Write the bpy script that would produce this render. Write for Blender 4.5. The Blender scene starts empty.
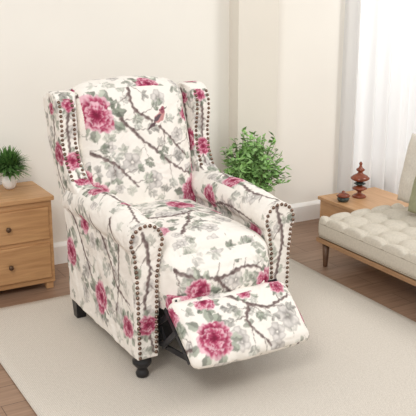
import bpy, bmesh, math, random
import numpy as np
from mathutils import Vector, Matrix
PI = math.pi
C = bpy.context.scene
COL = C.collection
R = math.radians

# ------------------------------------------------------------------ helpers
def lin(c):
    out = []
    for v in c:
        v = v / 255.0
        out.append(v / 12.92 if v <= 0.04045 else ((v + 0.055) / 1.055) ** 2.4)
    return tuple(out)
def L4(c): return lin(c) + (1.0,)

def new_mat(name):
    m = bpy.data.materials.new(name); m.use_nodes = True
    return m, m.node_tree.nodes, m.node_tree.links, m.node_tree.nodes['Principled BSDF']

def mat(name, rgb, rough=0.6, var=0.0, scale=20, bump=0.0, metal=0.0, bscale=None, sheen=0.0, spec=0.5):
    m, n, l, p = new_mat(name)
    p.inputs['Roughness'].default_value = rough
    p.inputs['Metallic'].default_value = metal
    p.inputs['Specular IOR Level'].default_value = spec
    if sheen: p.inputs['Sheen Weight'].default_value = sheen
    tc = n.new('ShaderNodeTexCoord')
    nz = n.new('ShaderNodeTexNoise'); nz.inputs['Scale'].default_value = scale; nz.inputs['Detail'].default_value = 4
    l.new(tc.outputs['Object'], nz.inputs['Vector'])
    cr = n.new('ShaderNodeValToRGB')
    a = tuple(max(0, v * (1 - var)) for v in rgb); b = tuple(min(255, v * (1 + var)) for v in rgb)
    cr.color_ramp.elements[0].position = 0.3; cr.color_ramp.elements[1].position = 0.7
    cr.color_ramp.elements[0].color = L4(a); cr.color_ramp.elements[1].color = L4(b)
    l.new(nz.outputs['Fac'], cr.inputs['Fac']); l.new(cr.outputs['Color'], p.inputs['Base Color'])
    if bump:
        nb = n.new('ShaderNodeTexNoise'); nb.inputs['Scale'].default_value = bscale or scale * 8; nb.inputs['Detail'].default_value = 3
        l.new(tc.outputs['Object'], nb.inputs['Vector'])
        bp = n.new('ShaderNodeBump'); bp.inputs['Strength'].default_value = bump; bp.inputs['Distance'].default_value = 0.003
        l.new(nb.outputs['Fac'], bp.inputs['Height']); l.new(bp.outputs['Normal'], p.inputs['Normal'])
    return m

def wood(name, dark, light, rough=0.45, stretch=(1.2, 14, 14), scale=3.0):
    m, n, l, p = new_mat(name)
    p.inputs['Roughness'].default_value = rough
    tc = n.new('ShaderNodeTexCoord'); mp = n.new('ShaderNodeMapping'); mp.inputs['Scale'].default_value = stretch
    l.new(tc.outputs['Object'], mp.inputs['Vector'])
    nz = n.new('ShaderNodeTexNoise'); nz.inputs['Scale'].default_value = scale; nz.inputs['Detail'].default_value = 6
    nz.inputs['Distortion'].default_value = 0.6
    l.new(mp.outputs['Vector'], nz.inputs['Vector'])
    cr = n.new('ShaderNodeValToRGB')
    cr.color_ramp.elements[0].position = 0.32; cr.color_ramp.elements[1].position = 0.68
    cr.color_ramp.elements[0].color = L4(dark); cr.color_ramp.elements[1].color = L4(light)
    l.new(nz.outputs['Fac'], cr.inputs['Fac']); l.new(cr.outputs['Color'], p.inputs['Base Color'])
    return m

def link(name, me, m=None, parent=None, smooth=False):
    o = bpy.data.objects.new(name, me); COL.objects.link(o)
    if m: me.materials.append(m)
    if smooth:
        for p in me.polygons: p.use_smooth = True
    if parent: o.parent = parent
    return o

def bobj(name, bm, m, parent=None, smooth=False, bevel=0.0):
    bmesh.ops.recalc_face_normals(bm, faces=bm.faces)
    me = bpy.data.meshes.new(name); bm.to_mesh(me); bm.free()
    o = link(name, me, m, parent, smooth)
    if bevel:
        md = o.modifiers.new('b', 'BEVEL'); md.width = bevel; md.segments = 2; md.limit_method = 'ANGLE'
    return o

def root(name, label, cat, loc, rz=0, group=None):
    o = bpy.data.objects.new(name, None); COL.objects.link(o)
    o.location = loc; o.rotation_euler = (0, 0, rz); o.empty_display_size = 0.1
    o['label'] = label; o['category'] = cat
    if group: o['group'] = group
    return o
def struct(o): o['kind'] = 'structure'; return o

def box(bm, x0, x1, y0, y1, z0, z1, M=None):
    vs = [bm.verts.new((x, y, z)) for x in (x0, x1) for y in (y0, y1) for z in (z0, z1)]
    for f in ((0,1,3,2),(4,6,7,5),(0,4,5,1),(2,3,7,6),(0,2,6,4),(1,5,7,3)):
        bm.faces.new([vs[i] for i in f])
    if M is not None:
        for v in vs: v.co = M @ v.co
    return vs

def prism(bm, pts, axis, a, b):
    def P(p, t):
        if axis == 'x': return (t, p[0], p[1])
        if axis == 'y': return (p[0], t, p[1])
        return (p[0], p[1], t)
    A = [bm.verts.new(P(p, a)) for p in pts]; B = [bm.verts.new(P(p, b)) for p in pts]
    n = len(pts)
    for i in range(n): bm.faces.new((A[i], A[(i+1) % n], B[(i+1) % n], B[i]))
    bm.faces.new(A); bm.faces.new(B)

def lathe(bm, prof, cx=0, cy=0, cz=0, seg=24):
    rings = []
    for r, z in prof:
        if r < 1e-5: rings.append([bm.verts.new((cx, cy, cz + z))])
        else: rings.append([bm.verts.new((cx + r*math.cos(2*PI*i/seg), cy + r*math.sin(2*PI*i/seg), cz + z)) for i in range(seg)])
    for k in range(len(rings)-1):
        a, b = rings[k], rings[k+1]
        for i in range(seg):
            j = (i+1) % seg
            if len(a) == 1 and len(b) == 1: continue
            if len(a) == 1: bm.faces.new((a[0], b[i], b[j]))
            elif len(b) == 1: bm.faces.new((a[i], a[j], b[0]))
            else: bm.faces.new((a[i], a[j], b[j], b[i]))
    if len(rings[0]) > 1: bm.faces.new(rings[0])
    if len(rings[-1]) > 1: bm.faces.new(rings[-1])

def tube(bm, pts, r0, r1=None, seg=8):
    r1 = r0 if r1 is None else r1
    pts = [Vector(p) for p in pts]; rings = []
    for i, p in enumerate(pts):
        d = (pts[min(i+1, len(pts)-1)] - pts[max(i-1, 0)]).normalized()
        u = d.cross(Vector((0, 0, 1)))
        if u.length < 1e-3: u = d.cross(Vector((1, 0, 0)))
        u.normalize(); w = d.cross(u)
        r = r0 + (r1 - r0) * i / max(1, len(pts)-1)
        rings.append([bm.verts.new(p + u*r*math.cos(2*PI*k/seg) + w*r*math.sin(2*PI*k/seg)) for k in range(seg)])
    for a, b in zip(rings, rings[1:]):
        for k in range(seg): bm.faces.new((a[k], a[(k+1) % seg], b[(k+1) % seg], b[k]))
    bm.faces.new(rings[0]); bm.faces.new(rings[-1])

def grid_box(bm, nx, ny, nz, f):
    V = {}
    def g(i, j, k):
        if (i, j, k) not in V:
            V[(i, j, k)] = bm.verts.new(f(2*i/nx-1, 2*j/ny-1, 2*k/nz-1))
        return V[(i, j, k)]
    for i in range(nx):
        for j in range(ny):
            for k in (0, nz): bm.faces.new((g(i,j,k), g(i+1,j,k), g(i+1,j+1,k), g(i,j+1,k)))
    for i in range(nx):
        for k in range(nz):
            for j in (0, ny): bm.faces.new((g(i,j,k), g(i+1,j,k), g(i+1,j,k+1), g(i,j,k+1)))
    for j in range(ny):
        for k in range(nz):
            for i in (0, nx): bm.faces.new((g(i,j,k), g(i,j+1,k), g(i,j+1,k+1), g(i,j,k+1)))

def rounded(p, h, r):
    q = Vector([max(-(h[i]-r), min(h[i]-r, p[i])) for i in range(3)])
    d = Vector(p) - q
    return q + d.normalized()*r if d.length > 1e-9 else q

# ------------------------------------------------------------------ fabric print painter
def LC(*c): return np.array(lin(c))
CREAM = LC(241, 235, 227)
DEEP = LC(136, 40, 70); MIDP = LC(180, 80, 110); PALE = LC(226, 182, 192)
GREENS = [LC(146,152,138), LC(168,172,158), LC(120,127,113), LC(188,188,179), LC(156,153,147)]
BARK = LC(106, 89, 87); BARK2 = LC(156, 140, 135)
GREY = LC(170, 165, 161); GREYD = LC(116, 110, 106)
SOFT = 0.0034
class Canvas:
    def __init__(s, x, y):
        s.x = x+.0018*np.sin(y*260)+.001*np.sin(x*410+1); s.y = y+.0018*np.sin(x*240+2)+.001*np.sin(y*390)
        s.c = np.tile(CREAM, (len(x), 1)).astype(float)
    def near(s, cx, cy, r):
        return np.nonzero((np.abs(s.x-cx) < r) & (np.abs(s.y-cy) < r))[0]
    def put(s, idx, a, col):
        a = a[:, None]; s.c[idx] = s.c[idx]*(1-a) + col*a
    def leaf(s, cx, cy, ang, ln, w, col, al=1.0):
        i = s.near(cx, cy, ln*1.1)
        if not len(i): return
        dx = s.x[i]-cx; dy = s.y[i]-cy
        u = dx*math.cos(ang)+dy*math.sin(ang); v = -dx*math.sin(ang)+dy*math.cos(ang)
        t = np.clip(u/ln, 0, 1)
        wid = w*np.sin(PI*t)**0.8
        a = np.clip((wid-np.abs(v))/SOFT+0.3, 0, 1)*((u > 0) & (u < ln))*al
        sh = 1.0+0.28*np.sign(v)-0.15*t
        s.put(i, a, np.clip(col[None, :]*sh[:, None], 0, 1))
    def petal(s, fx, fy, ang, dist, pr, tone, rng):
        cx = fx+math.cos(ang)*dist; cy = fy+math.sin(ang)*dist
        i = s.near(cx, cy, pr*1.4)
        if not len(i): return
        dx = s.x[i]-cx; dy = s.y[i]-cy
        u = dx*math.cos(ang)+dy*math.sin(ang); v = -dx*math.sin(ang)+dy*math.cos(ang)
        d = np.hypot(u*1.12, v*.9)/pr
        d = d*(1+.09*np.sin(6*np.arctan2(v, u)+ang*5))
        a = np.clip((1-d)*pr/SOFT, 0, 1)*.95
        g = np.clip((u/pr+1)/2, 0, 1)
        m = np.clip(g**1.8*1.6-.24+tone+.16*np.sin(v/pr*11+ang*3), 0, 1)
        col = np.where(m[:, None] < .5, DEEP+(MIDP-DEEP)*(m[:, None]*2), MIDP+(PALE-MIDP)*(m[:, None]*2-1))
        s.put(i, a, col)
    def flower(s, cx, cy, r, seed):
        rng = random.Random(int(seed*1000))
        for n, ds, pr, tn in ((9, .66, .38, .16), (8, .50, .34, -.05), (6, .34, .30, .12), (5, .18, .22, -.12)):
            off = rng.uniform(0, 6)
            for k in range(n):
                s.petal(cx, cy, off+k*2*PI/n+rng.uniform(-.3, .3), r*ds*rng.uniform(.8, 1.16), r*pr*rng.uniform(.8, 1.2), tn+rng.uniform(-.25, .25), rng)
        i = s.near(cx, cy, r*.16)
        if len(i):
            a = np.clip(1-np.hypot(s.x[i]-cx, s.y[i]-cy)/(r*.15), 0, 1)
            s.put(i, a, DEEP*.7)
    def grey(s, cx, cy, r, seed):
        rng = random.Random(int(seed*1000)+5); off = rng.uniform(0, 6)
        for k in range(5):
            ang = off+k*2*PI/5
            px = cx+math.cos(ang)*r*.52; py = cy+math.sin(ang)*r*.52
            i = s.near(px, py, r*.6)
            if not len(i): continue
            d = np.hypot(s.x[i]-px, s.y[i]-py)/(r*.46)
            a = np.clip((1-d)*r*.46/SOFT, 0, 1)*.85
            m = np.clip((d-.5)*2.2, 0, 1)
            dc = np.hypot(s.x[i]-cx, s.y[i]-cy)/r
            base = LC(212, 206, 201)+(GREY-LC(212, 206, 201))*m[:, None]
            base = base+(GREYD-base)*(np.clip(1-dc*2.0, 0, 1)*.9)[:, None]
            s.put(i, a, base)
    def line(s, pts, w0, w1, col, seed=0):
        for k in range(len(pts)-1):
            ax, ay = pts[k]; bx, by = pts[k+1]
            ln = math.hypot(bx-ax, by-ay)+1e-9
            i = s.near((ax+bx)/2, (ay+by)/2, ln/2+w0+0.01)
            if not len(i): continue
            px = s.x[i]-ax; py = s.y[i]-ay
            t = np.clip((px*(bx-ax)+py*(by-ay))/ln**2, 0, 1)
            d = np.hypot(px-t*(bx-ax), py-t*(by-ay))
            f = (k+t)/(len(pts)-1)
            w = (w0+(w1-w0)*f)*(1+0.16*np.sin(f*40+seed)+.06*np.sin(f*97))
            side = (px*(by-ay)-py*(bx-ax))/ln/np.maximum(w, 1e-4)
            a = np.clip((w-d)/SOFT+0.5, 0, 1)*.92
            mot = np.clip(side*0.8+.15*np.sin(s.x[i]*330+seed)*np.sin(s.y[i]*290), 0, 1)
            s.put(i, a, col+(BARK2-col)*mot[:, None])
    def bird(s, cx, cy, z=1.0):
        i = s.near(cx, cy, 0.07*z)
        dx = (s.x[i]-cx)/z; dy = (s.y[i]-cy)/z
        u = dx*0.85+dy*0.5; v = -dx*0.5+dy*0.85
        for (uu, vv, ru, rv, c) in ((0,0,.029,.018,(241,235,227)), (.024,.010,.016,.015,(241,235,227)),
                                    (-.032,-.003,.022,.005,(96,78,82)), (0,0,.023,.0125,(196,142,140)), (.022,.009,.0105,.0098,(156,92,104)),
                                    (-.007,.003,.018,.006,(104,86,92)), (.034,.008,.006,.002,(80,64,64)), (.024,.011,.0022,.0022,(40,30,32))):
            s.put(i, np.clip((1-np.hypot((u-uu)/ru, (v-vv)/rv))*8, 0, 1), LC(*c))

def wiggle(rng, pts, amp=0.0045, n=5):
    P = [pts[0]]+list(pts)+[pts[-1]]; out = []
    for k in range(1, len(P)-2):
        p0, p1, p2, p3 = P[k-1], P[k], P[k+1], P[k+2]
        for j in range(n):
            t = j/n
            q = [0.5*((2*p1[d])+(-p0[d]+p2[d])*t+(2*p0[d]-5*p1[d]+4*p2[d]-p3[d])*t*t+(-p0[d]+3*p1[d]-3*p2[d]+p3[d])*t**3) for d in (0, 1)]
            out.append((q[0]+rng.uniform(-amp, amp), q[1]+rng.uniform(-amp, amp)))
    out.append(pts[-1]); return out

def sprig(cv, rng, x, y, ang, n, sz, al):
    g = rng.choice(GREENS)
    px, py = x, y
    for k in range(n):
        nx_ = px+math.cos(ang)*sz*0.5; ny_ = py+math.sin(ang)*sz*0.5
        cv.line([(px, py), (nx_, ny_)], 0.0010, 0.0008, GREENS[2])
        for sd in (-1, 1):
            cv.leaf(nx_, ny_, ang+sd*rng.uniform(0.6, 1.1), sz*rng.uniform(0.7, 1.1), sz*0.27, g, al)
        px, py = nx_, ny_; ang += rng.uniform(-0.4, 0.4)
    cv.leaf(px, py, ang, sz, sz*0.29, g, al)

def draw(cv, rng, fl, br, gr=None, birds=()):
    if not len(cv.x): return
    x0, x1, y0, y1 = cv.x.min(), cv.x.max(), cv.y.min(), cv.y.max()
    area = (x1-x0)*(y1-y0)
    if fl is None:
        fl = []; br = []
        for k in range(max(1, int(area*16))):
            for _ in range(20):
                p = (rng.uniform(x0, x1), rng.uniform(y0, y1), rng.uniform(0.04, 0.06))
                if all(math.hypot(p[0]-q[0], p[1]-q[1]) > 0.16 for q in fl): fl.append(p); break
        for k in range(max(1, int(area*9))):
            x, y = rng.uniform(x0, x1), rng.uniform(y0, y1); a = rng.uniform(0, 6.28)
            pts = [(x, y)]
            for j in range(3):
                a += rng.uniform(-0.5, 0.5); x += math.cos(a)*0.1; y += math.sin(a)*0.1; pts.append((x, y))
            br.append(pts)
    for k in range(int(area*185)+2):
        sprig(cv, rng, rng.uniform(x0, x1), rng.uniform(y0, y1), rng.uniform(0, 6.28), rng.randint(1, 3), rng.uniform(0.022, 0.037), rng.uniform(0.3, 0.7))
    for k in range(int(area*32)+1):
        cv.grey(rng.uniform(x0, x1), rng.uniform(y0, y1), rng.uniform(0.024, 0.040), rng.uniform(0, 6))
    for p in (gr or []): cv.grey(p[0], p[1], p[2]*1.1, abs(p[0])*9)
    for pts in br:
        w = wiggle(rng, pts)
        for k in range(1, len(w)-1, 2):
            a = math.atan2(w[k+1][1]-w[k][1], w[k+1][0]-w[k][0])+rng.choice((-1, 1))*rng.uniform(0.5, 1.2)
            L_ = rng.uniform(0.03, 0.06)
            e = (w[k][0]+math.cos(a)*L_, w[k][1]+math.sin(a)*L_)
            cv.line([w[k], e], 0.0025, 0.0012, BARK)
            sprig(cv, rng, e[0], e[1], a, rng.randint(1, 3), 0.032, 0.8)
        cv.line(w, 0.0080, 0.0040, BARK, rng.uniform(0, 6))
    for p in fl:
        for k in range(8):
            a = k*0.8+rng.uniform(-0.3, 0.3)
            cv.leaf(p[0]+math.cos(a)*p[2]*0.75, p[1]+math.sin(a)*p[2]*0.75, a, p[2]*rng.uniform(0.6, 1.0), p[2]*0.25, rng.choice(GREENS[:3]), 0.85)
        cv.flower(p[0], p[1], p[2], abs(p[0]*31+p[1]*17))
    mot = 1+.05*np.sin(cv.x*95+1.3*np.sin(cv.y*70))*np.sin(cv.y*88+np.sin(cv.x*60))
    sat = (np.abs(cv.c-CREAM).sum(1) > .08)
    cv.c = np.where(sat[:, None], cv.c*(mot**2)[:, None], cv.c)
    for b in birds: cv.bird(b[0], b[1], 1.45)

STD = {'L': ((-1,0,0), (0,1,0), (0,0,1)), 'R': ((1,0,0), (0,1,0), (0,0,1)), 'F': ((0,-1,0), (1,0,0), (0,0,1)),
       'B': ((0,1,0), (1,0,0), (0,0,1)), 'T': ((0,0,1), (1,0,0), (0,1,0)), 'D': ((0,0,-1), (1,0,0), (0,1,0))}
def paint(me, art, seed, frames=None, puff=0.0):
    fr = dict(STD); fr.update(frames or {})
    n = len(me.vertices)
    co = np.empty(n*3); me.vertices.foreach_get('co', co); co = co.reshape(-1, 3)
    no = np.empty(n*3); me.vertices.foreach_get('normal', no); no = no.reshape(-1, 3)
    if puff:
        x, y, z = co[:, 0], co[:, 1], co[:, 2]
        w = (np.sin(x*31+seed+2*np.sin(z*17))*np.sin(y*27+1.7*np.sin(x*14+seed))*.6+np.sin(z*34+seed*2+2*np.sin(y*19))*.5
             +.35*np.sin((x+y-z)*62+2*np.sin(y*30)))
        co = co+no*(w*puff)[:, None]
        me.vertices.foreach_set('co', co.ravel()); me.update()
    keys = list(fr)
    sc = np.stack([no @ (np.array(fr[k][0])/np.linalg.norm(fr[k][0])) for k in keys], 1)
    pick = sc.argmax(1)
    out = np.tile(CREAM, (n, 1)).astype(float)
    for q, k in enumerate(keys):
        idx = np.nonzero(pick == q)[0]
        if not len(idx): continue
        cv = Canvas(co[idx] @ np.array(fr[k][1], float), co[idx] @ np.array(fr[k][2], float))
        rng = random.Random(seed*13+q)
        a = art.get(k)
        if a: draw(cv, rng, a.get('fl', []), a.get('br', []), a.get('gr'), a.get('birds', ()))
        else: draw(cv, rng, None, None)
        out[idx] = cv.c
    at = me.color_attributes.new('print', 'FLOAT_COLOR', 'POINT')
    buf = np.ones((n, 4)); buf[:, :3] = np.clip(out, 0, 1)
    at.data.foreach_set('color', buf.ravel())

def upholster(name, bm, parent, art=None, seed=1, voxel=0.004, smooth=8, frames=None, m=None, puff=0.0018):
    bmesh.ops.recalc_face_normals(bm, faces=bm.faces)
    me = bpy.data.meshes.new(name); bm.to_mesh(me); bm.free()
    o = bpy.data.objects.new(name, me); COL.objects.link(o)
    md = o.modifiers.new('r', 'REMESH'); md.mode = 'VOXEL'; md.voxel_size = voxel; md.adaptivity = 0
    if smooth:
        ms = o.modifiers.new('s', 'SMOOTH'); ms.iterations = smooth; ms.factor = 0.5
    dg = bpy.context.evaluated_depsgraph_get(); dg.update()
    me2 = bpy.data.meshes.new_from_object(o.evaluated_get(dg))
    o.modifiers.clear(); o.data = me2; me2.name = name
    me2.polygons.foreach_set('use_smooth', [True]*len(me2.polygons))
    paint(me2, art or {}, seed, frames, puff)
    me2.materials.clear(); me2.materials.append(m or M_FAB)
    o.parent = parent
    return o

# ------------------------------------------------------------------ materials
def fabric_print():
    m, n, l, p = new_mat('floral_linen')
    at = n.new('ShaderNodeAttribute'); at.attribute_name = 'print'
    l.new(at.outputs['Color'], p.inputs['Base Color'])
    p.inputs['Roughness'].default_value = 0.9; p.inputs['Specular IOR Level'].default_value = 0.2
    tc = n.new('ShaderNodeTexCoord'); nz = n.new('ShaderNodeTexNoise'); nz.inputs['Scale'].default_value = 260
    l.new(tc.outputs['Object'], nz.inputs['Vector'])
    n2 = n.new('ShaderNodeTexNoise'); n2.inputs['Scale'].default_value = 9; n2.inputs['Detail'].default_value = 2; n2.inputs['Distortion'].default_value = 1.2
    l.new(tc.outputs['Object'], n2.inputs['Vector'])
    b2 = n.new('ShaderNodeBump'); b2.inputs['Strength'].default_value = 0.7; b2.inputs['Distance'].default_value = 0.022
    l.new(n2.outputs['Fac'], b2.inputs['Height'])
    bp = n.new('ShaderNodeBump'); bp.inputs['Strength'].default_value = 0.15; bp.inputs['Distance'].default_value = 0.002
    l.new(nz.outputs['Fac'], bp.inputs['Height']); l.new(b2.outputs['Normal'], bp.inputs['Normal']); l.new(bp.outputs['Normal'], p.inputs['Normal'])
    return m
M_FAB = fabric_print()
M_PIPE = mat('cream_piping', (218, 210, 202), 0.9, 0.05, 80, spec=0.2)
M_NAIL = mat('antique_bronze_nail', (122, 99, 86), 0.25, 0.1, metal=0.85)
M_BLK = mat('black_lacquer', (24, 22, 24), 0.35, 0.1)
M_METAL = mat('black_steel', (52, 52, 56), 0.35, 0.1, metal=0.5)
M_DARK = mat('black_liner', (26, 25, 27), 0.9)
M_WALL = mat('wall_paint', (242, 238, 230), 0.9, 0.006, 3, spec=0.2)
M_PIL = mat('pillar_paint', (230, 224, 213), 0.9, 0.006, 3, spec=0.2)
M_BASE = mat('baseboard_paint', (246, 244, 240), 0.5, 0.0)
M_CAB = wood('cabinet_oak', (182, 137, 93), (207, 163, 117), scale=4)
M_CABD = wood('cabinet_oak_drawer', (176, 131, 88), (202, 157, 110), scale=4)
M_BOXW = wood('side_box_wood', (186, 142, 100), (208, 166, 123), stretch=(14, 1.2, 14))
M_SOFAW = wood('sofa_wood', (148, 112, 80), (174, 136, 100), stretch=(14, 1.2, 14))
M_SOFL = wood('sofa_leg_wood', (86, 60, 42), (108, 78, 56))
M_SOFA = mat('sofa_linen', (206, 198, 184), 0.95, 0.03, 90, 0.4, spec=0.2)
M_BTN = mat('sofa_button', (166, 156, 140), 0.95, 0.02, 60, spec=0.2)
M_KNOB = mat('dark_brown_knob', (90, 66, 46), 0.35, 0.1, metal=.3)
M_POT = mat('white_ceramic', (240, 238, 234), 0.3)
M_GRASS = mat('grass_green', (92, 130, 68), 0.6, 0.25, 40)
M_LEAF = mat('leaf_green', (128, 166, 98), 0.5, 0.32, 14)
M_STEM = mat('stem_green', (84, 96, 50), 0.7, 0.1)
M_SOIL = mat('soil', (60, 45, 34), 1.0, 0.3, 60)
M_RED = mat('amber_turned_wood', (132, 68, 46), 0.15, 0.12, 30)
M_TEAL = mat('dark_teal_glaze', (60, 72, 70), 0.2, 0.1, 30)
M_PILC = mat('cream_cushion', (224, 217, 206), 0.95, 0.03, 90, 0.4, spec=0.2)
M_PILG = mat('sage_cushion', (160, 160, 132), 0.95, 0.04, 60, 0.3, spec=0.2)
M_PLANTER = mat('grey_planter', (190, 184, 176), 0.8, 0.05)
M_WIN = mat('window_frame_paint', (240, 240, 238), 0.5)

def rug_mat():
    m, n, l, p = new_mat('rug_weave')
    p.inputs['Roughness'].default_value = 1; p.inputs['Specular IOR Level'].default_value = .1
    tc = n.new('ShaderNodeTexCoord')
    hs = []
    for sc, dr in ((46, 'X'), (46, 'Y')):
        wv = n.new('ShaderNodeTexWave'); wv.bands_direction = dr; wv.inputs['Scale'].default_value = sc; wv.inputs['Distortion'].default_value = 1.8
        wv.inputs['Detail'].default_value = 2; wv.inputs['Detail Scale'].default_value = 3
        l.new(tc.outputs['Object'], wv.inputs['Vector']); hs.append(wv)
    mu = n.new('ShaderNodeMath'); mu.operation = 'MULTIPLY'; l.new(hs[0].outputs['Fac'], mu.inputs[0]); l.new(hs[1].outputs['Fac'], mu.inputs[1])
    nz = n.new('ShaderNodeTexNoise'); nz.inputs['Scale'].default_value = 150; nz.inputs['Detail'].default_value = 3
    l.new(tc.outputs['Object'], nz.inputs['Vector'])
    ad = n.new('ShaderNodeMath'); ad.operation = 'ADD'; l.new(mu.outputs[0], ad.inputs[0]); l.new(nz.outputs['Fac'], ad.inputs[1])
    cr = n.new('ShaderNodeValToRGB'); cr.color_ramp.elements[0].position = .35; cr.color_ramp.elements[1].position = 1.05
    cr.color_ramp.elements[0].color = L4((197, 188, 176)); cr.color_ramp.elements[1].color = L4((226, 218, 207))
    l.new(ad.outputs[0], cr.inputs['Fac']); l.new(cr.outputs['Color'], p.inputs['Base Color'])
    bp = n.new('ShaderNodeBump'); bp.inputs['Strength'].default_value = .5; bp.inputs['Distance'].default_value = .003
    l.new(ad.outputs[0], bp.inputs['Height']); l.new(bp.outputs['Normal'], p.inputs['Normal'])
    return m
M_RUG = rug_mat()

def floor_mat():
    m, n, l, p = new_mat('floor_planks')
    tc = n.new('ShaderNodeTexCoord')
    br = n.new('ShaderNodeTexBrick')
    br.inputs['Scale'].default_value = 1.0; br.inputs['Brick Width'].default_value = 1.3; br.inputs['Row Height'].default_value = 0.14
    br.inputs['Mortar Size'].default_value = 0.0015; br.inputs['Mortar Smooth'].default_value = 0.2
    br.inputs['Color1'].default_value = L4((164, 134, 112)); br.inputs['Color2'].default_value = L4((148, 118, 97)); br.inputs['Mortar'].default_value = L4((92, 70, 56))
    l.new(tc.outputs['Object'], br.inputs['Vector'])
    mp = n.new('ShaderNodeMapping'); mp.inputs['Scale'].default_value = (1.5, 22, 1)
    l.new(tc.outputs['Object'], mp.inputs['Vector'])
    nz = n.new('ShaderNodeTexNoise'); nz.inputs['Scale'].default_value = 3; nz.inputs['Detail'].default_value = 6
    l.new(mp.outputs['Vector'], nz.inputs['Vector'])
    cr = n.new('ShaderNodeValToRGB'); cr.color_ramp.elements[0].position = 0.3; cr.color_ramp.elements[1].position = 0.7
    cr.color_ramp.elements[0].color = (0.72, 0.7, 0.68, 1); cr.color_ramp.elements[1].color = (1.08, 1.08, 1.08, 1)
    l.new(nz.outputs['Fac'], cr.inputs['Fac'])
    mx = n.new('ShaderNodeMix'); mx.data_type = 'RGBA'; mx.blend_type = 'MULTIPLY'; mx.inputs[0].default_value = 1
    l.new(br.outputs['Color'], mx.inputs[6]); l.new(cr.outputs['Color'], mx.inputs[7])
    l.new(mx.outputs[2], p.inputs['Base Color']); p.inputs['Roughness'].default_value = 0.45
    return m
def curtain_mat():
    m = bpy.data.materials.new('sheer_voile'); m.use_nodes = True
    n = m.node_tree.nodes; l = m.node_tree.links; n.clear()
    out = n.new('ShaderNodeOutputMaterial'); d = n.new('ShaderNodeBsdfDiffuse'); t = n.new('ShaderNodeBsdfTranslucent'); tr = n.new('ShaderNodeBsdfTransparent')
    d.inputs['Color'].default_value = (0.82, 0.81, 0.80, 1); t.inputs['Color'].default_value = (0.86, 0.855, 0.85, 1)
    a = n.new('ShaderNodeMixShader'); b = n.new('ShaderNodeMixShader')
    a.inputs[0].default_value = 0.36; b.inputs[0].default_value = 0.07
    l.new(d.outputs[0], a.inputs[1]); l.new(t.outputs[0], a.inputs[2]); l.new(a.outputs[0], b.inputs[1]); l.new(tr.outputs[0], b.inputs[2]); l.new(b.outputs[0], out.inputs[0])
    return m

# ------------------------------------------------------------------ room
WY = 4.0; WX0 = 3.26
bm = bmesh.new(); box(bm, -2.0, 4.9, -1.0, WY+0.15, -0.1, 0); struct(bobj('floor', bm, floor_mat()))
bm = bmesh.new()
box(bm, -2.0, WX0, WY, WY+0.15, 0, 2.6); box(bm, WX0, 4.62, WY, WY+0.15, 0, 0.25)
box(bm, WX0, 4.62, WY, WY+0.15, 2.35, 2.6); box(bm, 4.62, 4.9, WY, WY+0.15, 0, 2.6)
struct(bobj('wall_back', bm, M_WALL))
bm = bmesh.new(); box(bm, 4.75, 4.9, -1.0, WY, 0, 2.6); struct(bobj('wall_right', bm, M_WALL))
bm = bmesh.new(); box(bm, 2.389, 2.65, 3.9, WY, 0, 2.6); struct(bobj('wall_pillar', bm, M_PIL))
bm = bmesh.new()
prof = lambda y: [(y, 0), (y-0.018, 0), (y-0.018, 0.095), (y-0.012, 0.105), (y-0.004, 0.115), (y, 0.115)]
prism(bm, prof(WY), 'x', -2.0, 2.389); prism(bm, prof(3.9), 'x', 2.371, 2.668); prism(bm, prof(WY), 'x', 2.65, 4.75)
struct(bobj('baseboard_back', bm, M_BASE))
w = bpy.data.objects.new('window_1', None); COL.objects.link(w); w.location = ((WX0+4.62)/2, WY+0.08, 0.25); struct(w)
hw = (4.62-WX0)/2
bm = bmesh.new()
for a, b, c, d in ((-hw,-hw+.05,0,2.1),(hw-.05,hw,0,2.1),(-hw+.05,hw-.05,0,.06),(-hw+.05,hw-.05,2.04,2.1),(-.025,.025,.06,2.04)):
    box(bm, a, b, -.03, .03, c, d)
bobj('window_frame', bm, M_WIN, w)

# rug
bm = bmesh.new()
grid_box(bm, 40, 60, 2, lambda a, b, c: rounded((a*.85, b*1.41, c*.007), (.85, 1.41, .007), .006))
rg = bobj('area_rug', bm, M_RUG, None, True); rg.location = (1.59, 2.11, 0.007)
rg['label'] = 'large cream low-pile area rug on the wooden floor under the floral armchair'; rg['category'] = 'rug'

# ------------------------------------------------------------------ recliner
RZ = 0.014
ch = root('recliner_armchair', 'wingback recliner armchair in cream fabric printed with pink flowers, footrest out, bronze nailhead trim', 'armchair', (1.47, 2.93, RZ))

AC, AZ, AR = .287, .550, .069
def keyhole(s, g=0.0):
    pts = [(s*(.333-g), .095+g), (s*(.338-g), .42)]
    r = AR+.002-g
    for k in range(17):
        a = -0.6+(PI+1.2)*k/16
        pts.append((s*(AC+r*math.cos(a)), AZ+r*math.sin(a)))
    pts.append((s*(.241+g), .42)); pts.append((s*(.249+g), .095+g))
    return pts

def nails(name, pts, nrm, parent, sp=0.0200, r=0.0076):
    pts = [Vector(p) for p in pts]; nrm = Vector(nrm).normalized()
    bm = bmesh.new(); acc = 0.0; pos = [pts[0]]
    for a, b in zip(pts, pts[1:]):
        ln = (b-a).length; t = sp-acc
        while t <= ln: pos.append(a.lerp(b, t/ln)); t += sp
        acc = ln-(t-sp)
    q = nrm.to_track_quat('Z', 'Y').to_matrix().to_4x4()
    for p in pos:
        n0 = len(bm.verts)
        lathe(bm, [(r, -0.003), (r, 0.0005), (r*.85, .0034), (r*.5, .0060), (0, .0070)], seg=12)
        bm.verts.ensure_lookup_table()
        Mx = Matrix.Translation(p) @ q
        for v in bm.verts[n0:]: v.co = Mx @ v.co
    return bobj(name, bm, M_NAIL, parent, True)

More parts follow.
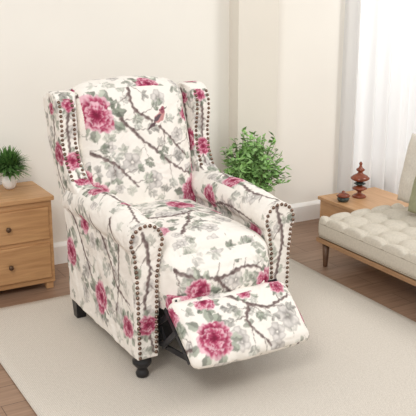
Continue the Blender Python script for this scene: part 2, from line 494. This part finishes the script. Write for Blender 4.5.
ARM_L = {'L': {'fl': [(-.05,.23,.066), (.27,.33,.062), (-.31,.20,.05), (.10,.50,.045)],
               'br': [[(.24,.52),(.12,.38),(.05,.30),(-.12,.18)], [(-.02,.56),(-.14,.44),(-.22,.33),(-.33,.30)], [(-.2,.6),(-.25,.5),(-.2,.2)]],
               'gr': [(.12,.2,.035), (-.2,.38,.03)]},
         'T': {'fl': [(-.285,.06,.052), (-.26,-.16,.03)], 'br': [[(-.31,.1),(-.27,-.1),(-.3,-.35)]]},
         'F': {'fl': [(-.29,.23,.042)], 'br': [[(-.3,.58),(-.28,.45),(-.3,.3),(-.27,.12)]]}}
ARM_R = {'T': {'fl': [(.27,-.06,.056)], 'br': [[(.3,.1),(.26,-.2),(.3,-.36)]]},
         'L': {'fl': [(.05,.55,.05), (-.28,.48,.04)], 'br': [[(.1,.5),(-.1,.55),(-.3,.52)]]},
         'F': {'fl': [(.27,.24,.035)], 'br': [[(.27,.6),(.3,.45),(.27,.3),(.31,.12)]]}}
for s, art in ((-1, ARM_L), (1, ARM_R)):
    bm = bmesh.new()
    prism(bm, [(s*.335, .09), (s*.338, .53), (s*.243, .53), (s*.243, .09)], 'y', -.365, .33)
    rings = []
    for y, dz, rr in ((-.362, 0, AR), (-.31, .005, AR+.001), (-.20, .014, AR+.004), (-.05, .018, AR+.006), (.12, .014, AR+.004), (.30, .0, AR)):
        rings.append([bm.verts.new((s*AC+rr*math.cos(2*PI*k/28), y, AZ+dz+rr*math.sin(2*PI*k/28))) for k in range(28)])
    for a, b in zip(rings, rings[1:]):
        for k in range(28): bm.faces.new((a[k], a[(k+1) % 28], b[(k+1) % 28], b[k]))
    bm.faces.new(rings[0]); bm.faces.new(rings[-1])
    arm = upholster('arm', bm, ch, art, 3+s, smooth=14, puff=.0026)
    bm = bmesh.new(); prism(bm, keyhole(s), 'y', -.385, -.355)
    fp = upholster('arm_front_panel', bm, arm, art, 7+s, voxel=0.0035, smooth=3, puff=.0006)
    k = keyhole(s, .009)
    nails('nailhead_trim', [(p[0], -.3845, p[1]) for p in k], (0, -1, 0), fp)
# seat
bm = bmesh.new()
def seatf(a, b, c):
    p = rounded((a*.244, b*.335, c*.112), (.244, .335, .112), .072)
    if c > 0: p.z += .050*(1-a*a)*(1-b**4)*c
    if b < 0: p.y -= .054*(1-a**4)*(1-(c+.15)**2)*(-b)
    g = math.exp(-((p.z-.045)/.008)**2)*(b < -.8)
    p.y += .006*g
    return p+Vector((0, -.090, .386))
grid_box(bm, 28, 34, 26, seatf)
upholster('seat_cushion', bm, ch, {'T': {'fl': [(.06,.02,.068), (-.17,-.22,.05), (.18,-.1,.04)], 'br': [[(-.2,-.02),(-.05,-.12),(.08,-.1),(.22,-.22)], [(-.1,-.3),(-.02,-.2),(.02,-.12)]], 'gr': [(.12,-.22,.04), (-.07,-.08,.035), (.02,-.3,.035)]},
    'F': {'fl': [(-.12,.36,.052), (.17,.35,.045)], 'br': [[(-.22,.44),(-.05,.40),(.1,.42),(.22,.36)], [(-.05,.40),(.0,.34),(.06,.30)]], 'gr': [(.03,.38,.035)]}}, 21, smooth=5, puff=.0026)
# back cushion
def backf(a, b, c):
    q = rounded((a*.268, b*.31, c*.075), (.268, .31, .075), .072)
    aa = q.x/.268; t = min(1, max(0, (q.y/.31+1)/2))
    z = .40+t*.602+.034*(1-abs(aa)**2.2)*t
    y = .262+.175*t**1.1+q.z
    if c < 0: y -= .060*(1-aa*aa)*(1-(2*t-1)**4)
    return Vector((q.x, y, z))
bm = bmesh.new(); grid_box(bm, 24, 28, 8, backf)
upholster('back_cushion', bm, ch, {'F': {'fl': [(-.19,.90,.08), (.225,.54,.07), (-.22,.58,.045), (.235,.87,.032)],
    'br': [[(-.12,.93),(-.05,.83),(.06,.73),(.14,.66),(.24,.60)], [(-.02,1.04),(-.03,.92),(.08,.84),(.2,.70)], [(-.26,.75),(-.15,.7),(-.06,.6)]],
    'gr': [(-.07,.70,.042), (.02,.62,.04), (-.15,.66,.036), (.1,.95,.036), (.17,.79,.032)], 'birds': [(.088,.872)]}}, 31, smooth=8, puff=.0028,
    frames={'F': ((0,-1,.3), (1,0,0), (0,0,1))})
# outer back shell
def shellf(a, b, c):
    q = rounded((a*.333, b*.42, c*.035), (.333, .42, .035), .034)
    aa = q.x/.333; t = min(1, max(0, (q.y/.42+1)/2))
    z = .10+t*.87+.036*(1-abs(aa)**2.5)*t**3
    return Vector((q.x, .325+max(0, t-.35)*.23+q.z, z))
bm = bmesh.new(); grid_box(bm, 24, 30, 4, shellf)
upholster('outer_back', bm, ch, {}, 41, smooth=5)
# wings
WF = [(.08,.596),(.15,.612),(.225,.648),(.275,.715),(.296,.80),(.288,.88),(.292,.935),(.318,.975)]
for s in (-1, 1):
    bm = bmesh.new()
    pts = [(.36,.50),(.08,.54)]+WF+[(.355,.995),(.42,.995),(.485,.965),(.46,.80),(.40,.6)]
    fx = lambda z: .020*max(0, math.sin((z-.6)/.4*PI*.62))
    A = [bm.verts.new((s*(.338+fx(z)), y, z)) for y, z in pts]
    B = [bm.verts.new((s*(.258+fx(z)-.02*(y > .33)), y+(.0 if y > .36 else .006), z)) for y, z in pts]
    for i in range(len(pts)):
        j = (i+1) % len(pts); bm.faces.new((A[i], A[j], B[j], B[i]))
    bm.faces.new(A); bm.faces.new(B)
    wg = upholster('wing', bm, ch, {'F': {'fl': [(s*.31,.95,.030), (s*.31,.72,.040)], 'br': [[(s*.3,.98),(s*.32,.85),(s*.3,.65)]], 'gr': [(s*.30,.84,.03)]},
        'L': {'fl': [(.33,.74,.055), (.38,.93,.03)], 'br': [[(.4,.97),(.36,.85),(.38,.7),(.3,.55)]]}}, 51+s, smooth=12, puff=.0012)
    nails('nailhead_trim', [(s*(.328+fx(z)), y+.002, z) for y, z in WF[2:]], (0, -1, .2), wg)
    nails('nailhead_trim', [(s*(.272+fx(z)), y+.006, z) for y, z in WF[2:]], (0, -1, .2), wg)
# footrest : tilted panel
top = Vector((0, -.456, .328)); bot = Vector((0, -.664, .164))
ln = (bot-top).length
sdir = (bot-top).normalized(); nn = Vector((1, 0, 0)).cross(sdir)
if nn.z < 0: nn = -nn
def footf(a, b, c):
    q = rounded((a*.250, b*ln/2, c*.029), (.250, ln/2, .029), .0285)
    bul = .026*(1-a**4)*(1-b*b)*max(0, c)
    return top+sdir*(q.y+ln/2+.008*(1-a*a)*max(0, b))+nn*(q.z+bul)+Vector((q.x, 0, 0))
bm = bmesh.new(); grid_box(bm, 24, 14, 8, footf)
o0 = float(top.dot(-sdir))
FRM = {'F': (tuple(nn), (1,0,0), tuple(-sdir))}
frs = upholster('footrest', bm, ch, {'F': {'fl': [(-.15,o0-.19,.072), (-.13,o0-.04,.042), (.04,o0-.03,.038), (.19,o0-.04,.033)],
    'br': [[(-.05,o0-.02),(.03,o0-.09),(.0,o0-.16),(.06,o0-.26)], [(.03,o0-.09),(.12,o0-.12),(.22,o0-.08)]], 'gr': [(.17,o0-.17,.05), (.1,o0-.22,.035)]}}, 61, smooth=8, puff=.0028, frames=FRM)
bm = bmesh.new()
prism(bm, [(-.36,.275),(-.36,.325),(-.42,.348),(-.470,.352),(-.465,.310),(-.41,.285)], 'x', -.232, .165)
upholster('footrest_flap', bm, ch, {'F': {'fl': [(-.16,o0+.02,.04)], 'br': [[(-.1,o0),(.1,o0+.04),(.22,o0)]]}}, 65, smooth=6, frames=FRM)
# liner, mechanism
bm = bmesh.new(); box(bm, -.238, .238, -.30, .28, .11, .28); bobj('base_liner', bm, M_DARK, ch)
for s in (-1, 1):
    bm = bmesh.new()
    x = s*.222
    def bar(a, b, x, w=.010, t=.003):
        a = Vector(a); b = Vector(b); d = b-a; ang = math.atan2(d.y, d.x)
        box(bm, -t, t, -.006, d.length+.006, -w, w, Matrix.Translation((x, a.x, a.y)) @ Matrix.Rotation(ang, 4, 'X'))
    bar((-.29,.26), (-.40,.14), x); bar((-.29,.17), (-.43,.27), x+s*.008); bar((-.40,.14), (-.50,.23), x+s*.014); bar((-.43,.27), (-.56,.18), x+s*.003)
    bar((-.42,.29), (-.60,.160), x+s*.012, .009); bar((-.36,.12), (-.56,.15), x-s*.008); bar((-.40,.14), (-.30,.12), x+s*.004)
    bar((-.38,.29), (-.47,.335), x-s*.006, .010); bar((-.36,.27), (-.46,.30), x-s*.03, .010)
    bobj('recliner_mechanism', bm, M_METAL, ch)
# legs
for s in (-1, 1):
    bm = bmesh.new()
    lathe(bm, [(.016,0),(.023,.004),(.026,.016),(.020,.028),(.017,.034),(.027,.044),(.037,.058),(.037,.070),(.029,.078),(.032,.084),(.032,.098)], s*.293, -.332, 0)
    bobj('leg', bm, M_BLK, ch, True)
for s in (-1, 1):
    bm = bmesh.new()
    vs = box(bm, s*.295-.032, s*.295+.032, .27, .335, 0, .11)
    for v in vs:
        if v.co.z < .01:
            v.co.x = s*.295+(v.co.x-s*.295)*.65; v.co.y = .32+(v.co.y-.3025)*.65
    bobj('leg', bm, M_BLK, ch, bevel=.003)

# ------------------------------------------------------------------ cabinet
cb = root('drawer_cabinet', 'low oak bedside cabinet with two drawers and small dark round knobs, left of the armchair', 'cabinet', (.985, 3.815, 0))
W = .232; FY = -.165
bm = bmesh.new(); box(bm, -W+.01, W-.01, FY+.012, .15, .035, .45); bobj('body', bm, M_CAB, cb, bevel=.004)
bm = bmesh.new(); box(bm, -W, W, FY-.006, .16, .45, .473); bobj('top', bm, M_CAB, cb, bevel=.005)
for z0, z1 in ((.262,.42), (.065,.242)):
    bm = bmesh.new(); box(bm, -W+.03, W-.03, FY-.002, FY+.03, z0, z1)
    d = bobj('drawer', bm, M_CABD, cb, bevel=.004)
    bm = bmesh.new(); lathe(bm, [(.006,0),(.006,.010),(.011,.015),(.0125,.021),(.010,.026),(0,.028)], seg=20)
    kb = bobj('knob', bm, M_KNOB, d, True); kb.location = (0, FY-.002, (z0+z1)/2); kb.rotation_euler = (PI/2, 0, 0)
for sx in (-1, 1):
    for y in (FY+.04, .12):
        bm = bmesh.new(); box(bm, sx*(W-.035)-.018, sx*(W-.035)+.018, y-.018, y+.018, 0, .036); bobj('foot', bm, M_CAB, cb, bevel=.003)

# grass plant
gp = root('potted_grass_plant', 'small spiky green plant in a white pot standing on the oak cabinet', 'plant', (1.07, 3.87, .474))
bm = bmesh.new(); lathe(bm, [(.018,0),(.027,.008),(.036,.03),(.037,.045),(.031,.066),(.027,.072),(.025,.066),(0,.062)]); bobj('pot', bm, M_POT, gp, True)
rng = random.Random(4); bm = bmesh.new()
for k in range(900):
    az = rng.uniform(0, 2*PI); el = math.acos(rng.uniform(-.35, 1)); L_ = rng.uniform(.07, .108)*(1-.1*math.sin(az)*math.sin(el))
    p = Vector((rng.uniform(-.018,.018), rng.uniform(-.018,.018), .105+rng.uniform(-.02,.02))); prev = None
    side = Vector((-math.sin(az), math.cos(az), 0))
    for j in range(5):
        w_ = .0036*math.sin(PI*(.12+j/4*.85))+.0003
        a, b = bm.verts.new(p+side*w_), bm.verts.new(p-side*w_)
        if prev: bm.faces.new((prev[0], prev[1], b, a))
        prev = (a, b); e2 = el*.85+j*.09*el
        p = p+Vector((math.cos(az)*math.sin(e2), math.sin(az)*math.sin(e2), math.cos(e2)))*L_/4
bobj('foliage', bm, M_GRASS, gp)
bm = bmesh.new()
for k in range(9):
    a = k*.7; tube(bm, [(.006*math.cos(a), .006*math.sin(a), .055), (.016*math.cos(a), .016*math.sin(a), .11)], .002, seg=5)
bobj('stems', bm, M_STEM, gp)

# bushy plant behind chair
pl = root('potted_leafy_plant', 'bushy green small-leaved plant behind the armchair, in front of the wall pillar', 'plant', (2.32, 3.645, 0))
bm = bmesh.new(); lathe(bm, [(.070,0),(.08,.01),(.095,.30),(.095,.31),(.086,.31),(.084,.285),(0,.285)]); bobj('planter', bm, M_PLANTER, pl, True)
bm = bmesh.new(); lathe(bm, [(.083,.286),(.075,.29),(0,.292)]); bobj('soil', bm, M_SOIL, pl, True)
rng = random.Random(9); bl = bmesh.new(); bs = bmesh.new()
def leafm(bm, p, d, up, L_, w_):
    side = d.cross(up).normalized(); n_ = side.cross(d).normalized()
    a = bm.verts.new(p); t = bm.verts.new(p+d*L_-n_*L_*.12)
    m1 = bm.verts.new(p+d*L_*.45+side*w_-n_*w_*.1); m2 = bm.verts.new(p+d*L_*.45-side*w_-n_*w_*.1); c = bm.verts.new(p+d*L_*.5+n_*w_*.25)
    for f in ((a, m1, c), (a, c, m2), (c, m1, t), (c, t, m2)): bm.faces.new(f)
for k in range(115):
    az = rng.uniform(0, 2*PI); sp = rng.uniform(.15, 1)
    tip = Vector((math.cos(az)*.245*sp, math.sin(az)*.185*sp, .67-.20*sp**2.4+rng.uniform(-.13,.02)))
    b0 = Vector((math.cos(az)*.04*sp, math.sin(az)*.04*sp, .28)); md_ = b0.lerp(tip, .5)+Vector((0, 0, .05))
    pts = [b0, b0.lerp(md_, .5), md_, md_.lerp(tip, .5), tip]; tube(bs, pts, .0025, .001, 5)
    for j in range(13):
        t = .25+.75*j/12; i0 = min(3, int(t*4)); p = pts[i0].lerp(pts[i0+1], t*4-i0)
        d = Vector((rng.uniform(-1,1), rng.uniform(-1,1), rng.uniform(-.3,.9))).normalized()
        leafm(bl, p, d, Vector((rng.uniform(-.4,.4), rng.uniform(-.4,.4), 1)), rng.uniform(.028,.046), rng.uniform(.010,.015))
bobj('stems', bs, M_STEM, pl); bobj('foliage', bl, M_LEAF, pl)

# ------------------------------------------------------------------ side box with decor
sb = root('side_box_table', 'low light wood box table against the wall at the far end of the sofa', 'side table', (3.15, 3.62, 0))
bm = bmesh.new(); box(bm, -.21, .21, -.20, .22, 0, .172); bobj('body', bm, M_BOXW, sb, bevel=.003)
bm = bmesh.new(); box(bm, -.222, .222, -.212, .232, .172, .192); bobj('top', bm, M_BOXW, sb, bevel=.003)
t = root('turned_wood_finial', 'tall red-brown turned ornament with a finial on the box table, right of the small jar', 'ornament', (3.13, 3.71, .192))
bm = bmesh.new(); lathe(bm, [(.038,0),(.043,.006),(.032,.016),(.013,.024),(.012,.036),(.036,.048),(.046,.055),(.036,.064),(.012,.072)]); bobj('base', bm, M_RED, t, True)
bm = bmesh.new(); lathe(bm, [(.012,.072),(.028,.079),(.036,.084),(.028,.090),(.012,.096)]); bobj('collar', bm, M_TEAL, t, True)
bm = bmesh.new(); lathe(bm, [(.012,.094),(.036,.102),(.055,.112),(.057,.120),(.040,.134),(.018,.146),(.013,.156),(.024,.164),(.026,.171),(.012,.182),(.007,.196),(.011,.205),(.005,.216),(0,.218)]); bobj('spindle', bm, M_RED, t, True)
t = root('lidded_jar', 'small squat lidded jar, teal bowl and red-brown lid, left of the tall ornament', 'jar', (2.985, 3.68, .192))
bm = bmesh.new(); lathe(bm, [(.020,0),(.030,.004),(.037,.018),(.028,.030)]); bobj('bowl', bm, M_TEAL, t, True)
bm = bmesh.new(); lathe(bm, [(.036,.030),(.041,.036),(.026,.048),(.009,.052),(.010,.062),(0,.067)]); bobj('lid', bm, M_RED, t, True)

# ------------------------------------------------------------------ sofa
so = root('low_sofa', 'low sofa with beige button-tufted seat on a thin wooden frame, right edge of photo', 'sofa', (2.515, 3.31, 0))
LZ = .02     # leg height added under frame and seat
SW, SL = .56, 1.75
bm = bmesh.new()
box(bm, .0, .03, -SL, 0, .110+LZ, .135+LZ); box(bm, SW+.12, SW+.15, -SL, 0, .110+LZ, .135+LZ)
box(bm, .03, SW+.12, -.03, 0, .110+LZ, .135+LZ); box(bm, .03, SW+.12, -SL, -SL+.03, .110+LZ, .135+LZ)
for k in range(8): box(bm, .03, SW+.12, -.2-k*.2, -.14-k*.2, .114+LZ, .13+LZ)
bobj('frame', bm, M_SOFAW, so, bevel=.004)
for x, y in ((.03,-.05), (SW+.11,-.05), (.03,-SL+.05), (SW+.11,-SL+.05)):
    bm = bmesh.new(); lathe(bm, [(.010,0),(.012,.004),(.020,.112+LZ)], x, y, 0, 16); bobj('leg', bm, M_SOFL, so, True)
NU, NV = 4, 12
bx_ = [(.07+i*.14) for i in range(NU)]; by_ = [-(.07+j*.146) for j in range(NV)]
hx, hy, hz = SW/2, SL/2, .046
def matf(a, b, c):
    p = rounded((a*hx, b*hy, c*hz), (hx, hy, hz), .03)+Vector((hx, -hy, 0))
    if c > .3:
        dip = 0
        for X in bx_:
            if abs(p.x-X) < .1:
                for Y in by_:
                    d2 = (p.x-X)**2+(p.y-Y)**2
                    if d2 < .02: dip += math.exp(-d2/.0006)*.024+math.exp(-d2/.0025)*.014
        gx = min(abs(p.x-X) for X in bx_); gy = min(abs(p.y-Y) for Y in by_)
        dip += .017*math.exp(-gx/.012)+.017*math.exp(-gy/.012)
        p.z += (.028-dip)*c
    return p+Vector((0, 0, .135+hz+LZ))
bm = bmesh.new(); grid_box(bm, 72, 200, 8, matf)
se = bobj('seat_mattress', bm, M_SOFA, so, True)
bm = bmesh.new()
for z in (.145+LZ, .214+LZ):
    tube(bm, [(.004,-SL+.03,z),(.004,-.03,z),(.012,-.012,z),(.03,-.004,z),(SW-.03,-.004,z)], .004, seg=6)
bobj('piping', bm, M_BTN, se, True)
for X in bx_:
    for Y in by_:
        bm = bmesh.new(); lathe(bm, [(.010,0),(.010,.002),(.007,.005),(0,.006)], X, Y, .135+2*hz-.042+LZ, 12); bobj('button', bm, M_BTN, se, True)
# backrest
bm = bmesh.new()
for k in range(9): tube(bm, [(SW+.135, -.03-k*.21, .13), (SW+.20, -.03-k*.21, .52)], .009)
tube(bm, [(SW+.20, 0, .52), (SW+.20, -SL, .52)], .013); bobj('backrest_frame', bm, M_SOFAW, so, True)
def cushion(name, hx_, hy_, hz_, m, loc, rot, label):
    bm = bmesh.new()
    def f(a, b, c):
        th = max(.0, (1-a**4)*(1-b**4))**.5
        k = 1-.05*(a*a)*(1-b*b)-0; j = 1-.05*(b*b)*(1-a*a)
        wr = .003*math.sin(a*9+b*5)*math.sin(b*8-a*3)*th
        return Vector((a*hx_*j, b*hy_*k, c*hz_*th+wr+(0.0 if th > 0 else c*.002)))
    grid_box(bm, 28, 28, 4, f)
    bmesh.ops.remove_doubles(bm, verts=bm.verts, dist=.0008)
    o = bobj(name, bm, m, None, True); o.location = loc; o.rotation_euler = rot
    o['label'] = label; o['category'] = 'cushion'; return o
cushion('throw_cushion', .185, .19, .05, M_PILC, (3.085, 3.10, .470), (0, R(-78), 0), 'plain cream throw cushion leaning against the sofa back')
cushion('throw_cushion', .10, .12, .030, M_PILG, (2.965, 2.975, .386), (0, R(-78), 0), 'sage green throw cushion in front of the cream cushion on the sofa')

# ------------------------------------------------------------------ curtain
bm = bmesh.new(); prev = None; n = 700
for i in range(n+1):
    t = i/n
    ph = t*2*PI*12+2.0*math.sin(t*11)+1.3*math.sin(t*23+1)
    x = 3.17+t*1.46
    y = WY-.066+.042*math.sin(ph)+.008*math.sin(t*2*PI*27+2*math.sin(t*9))
    a, b = bm.verts.new((x, y, .02)), bm.verts.new((x, y, 2.5))
    if prev: bm.faces.new((prev[0], a, b, prev[1]))
    prev = (a, b)
cu = bobj('sheer_curtain', bm, curtain_mat(), None, True)
cu['label'] = 'floor length white sheer curtain hanging in folds across the window'; cu['category'] = 'curtain'

# ------------------------------------------------------------------ light
wd = bpy.data.worlds.new('W'); C.world = wd; wd.use_nodes = True
bg = wd.node_tree.nodes['Background']; bg.inputs[0].default_value = (1.0, .99, .97, 1); bg.inputs[1].default_value = .80
def area(name, loc, tgt, size, power, col=(1, 1, 1)):
    ld = bpy.data.lights.new(name, 'AREA'); ld.shape = 'SQUARE'; ld.size = size; ld.energy = power; ld.color = col
    o = bpy.data.objects.new(name, ld); COL.objects.link(o); o.location = loc
    o.rotation_euler = (Vector(tgt)-Vector(loc)).to_track_quat('-Z', 'Y').to_euler()
area('key_light', (-.6, .4, 2.9), (1.5, 3.0, .5), 1.1, 56, (1, .988, .962))
area('window_light', (4.0, 4.9, 1.9), (2.6, 3.0, .3), 1.5, 48, (1, 1, 1))
area('side_daylight', (4.3, 1.5, 2.3), (1.5, 3.0, .4), 1.1, 38, (1, .995, .985))
C.view_settings.view_transform = 'Standard'

cd = bpy.data.cameras.new('camera'); cam = bpy.data.objects.new('camera', cd); COL.objects.link(cam)
cam.location = (0, 0, 1.5); cam.rotation_euler = (R(90-16.1), 0, R(-29.4))
cd.sensor_width = 36; cd.lens = 825/416*36
C.camera = cam
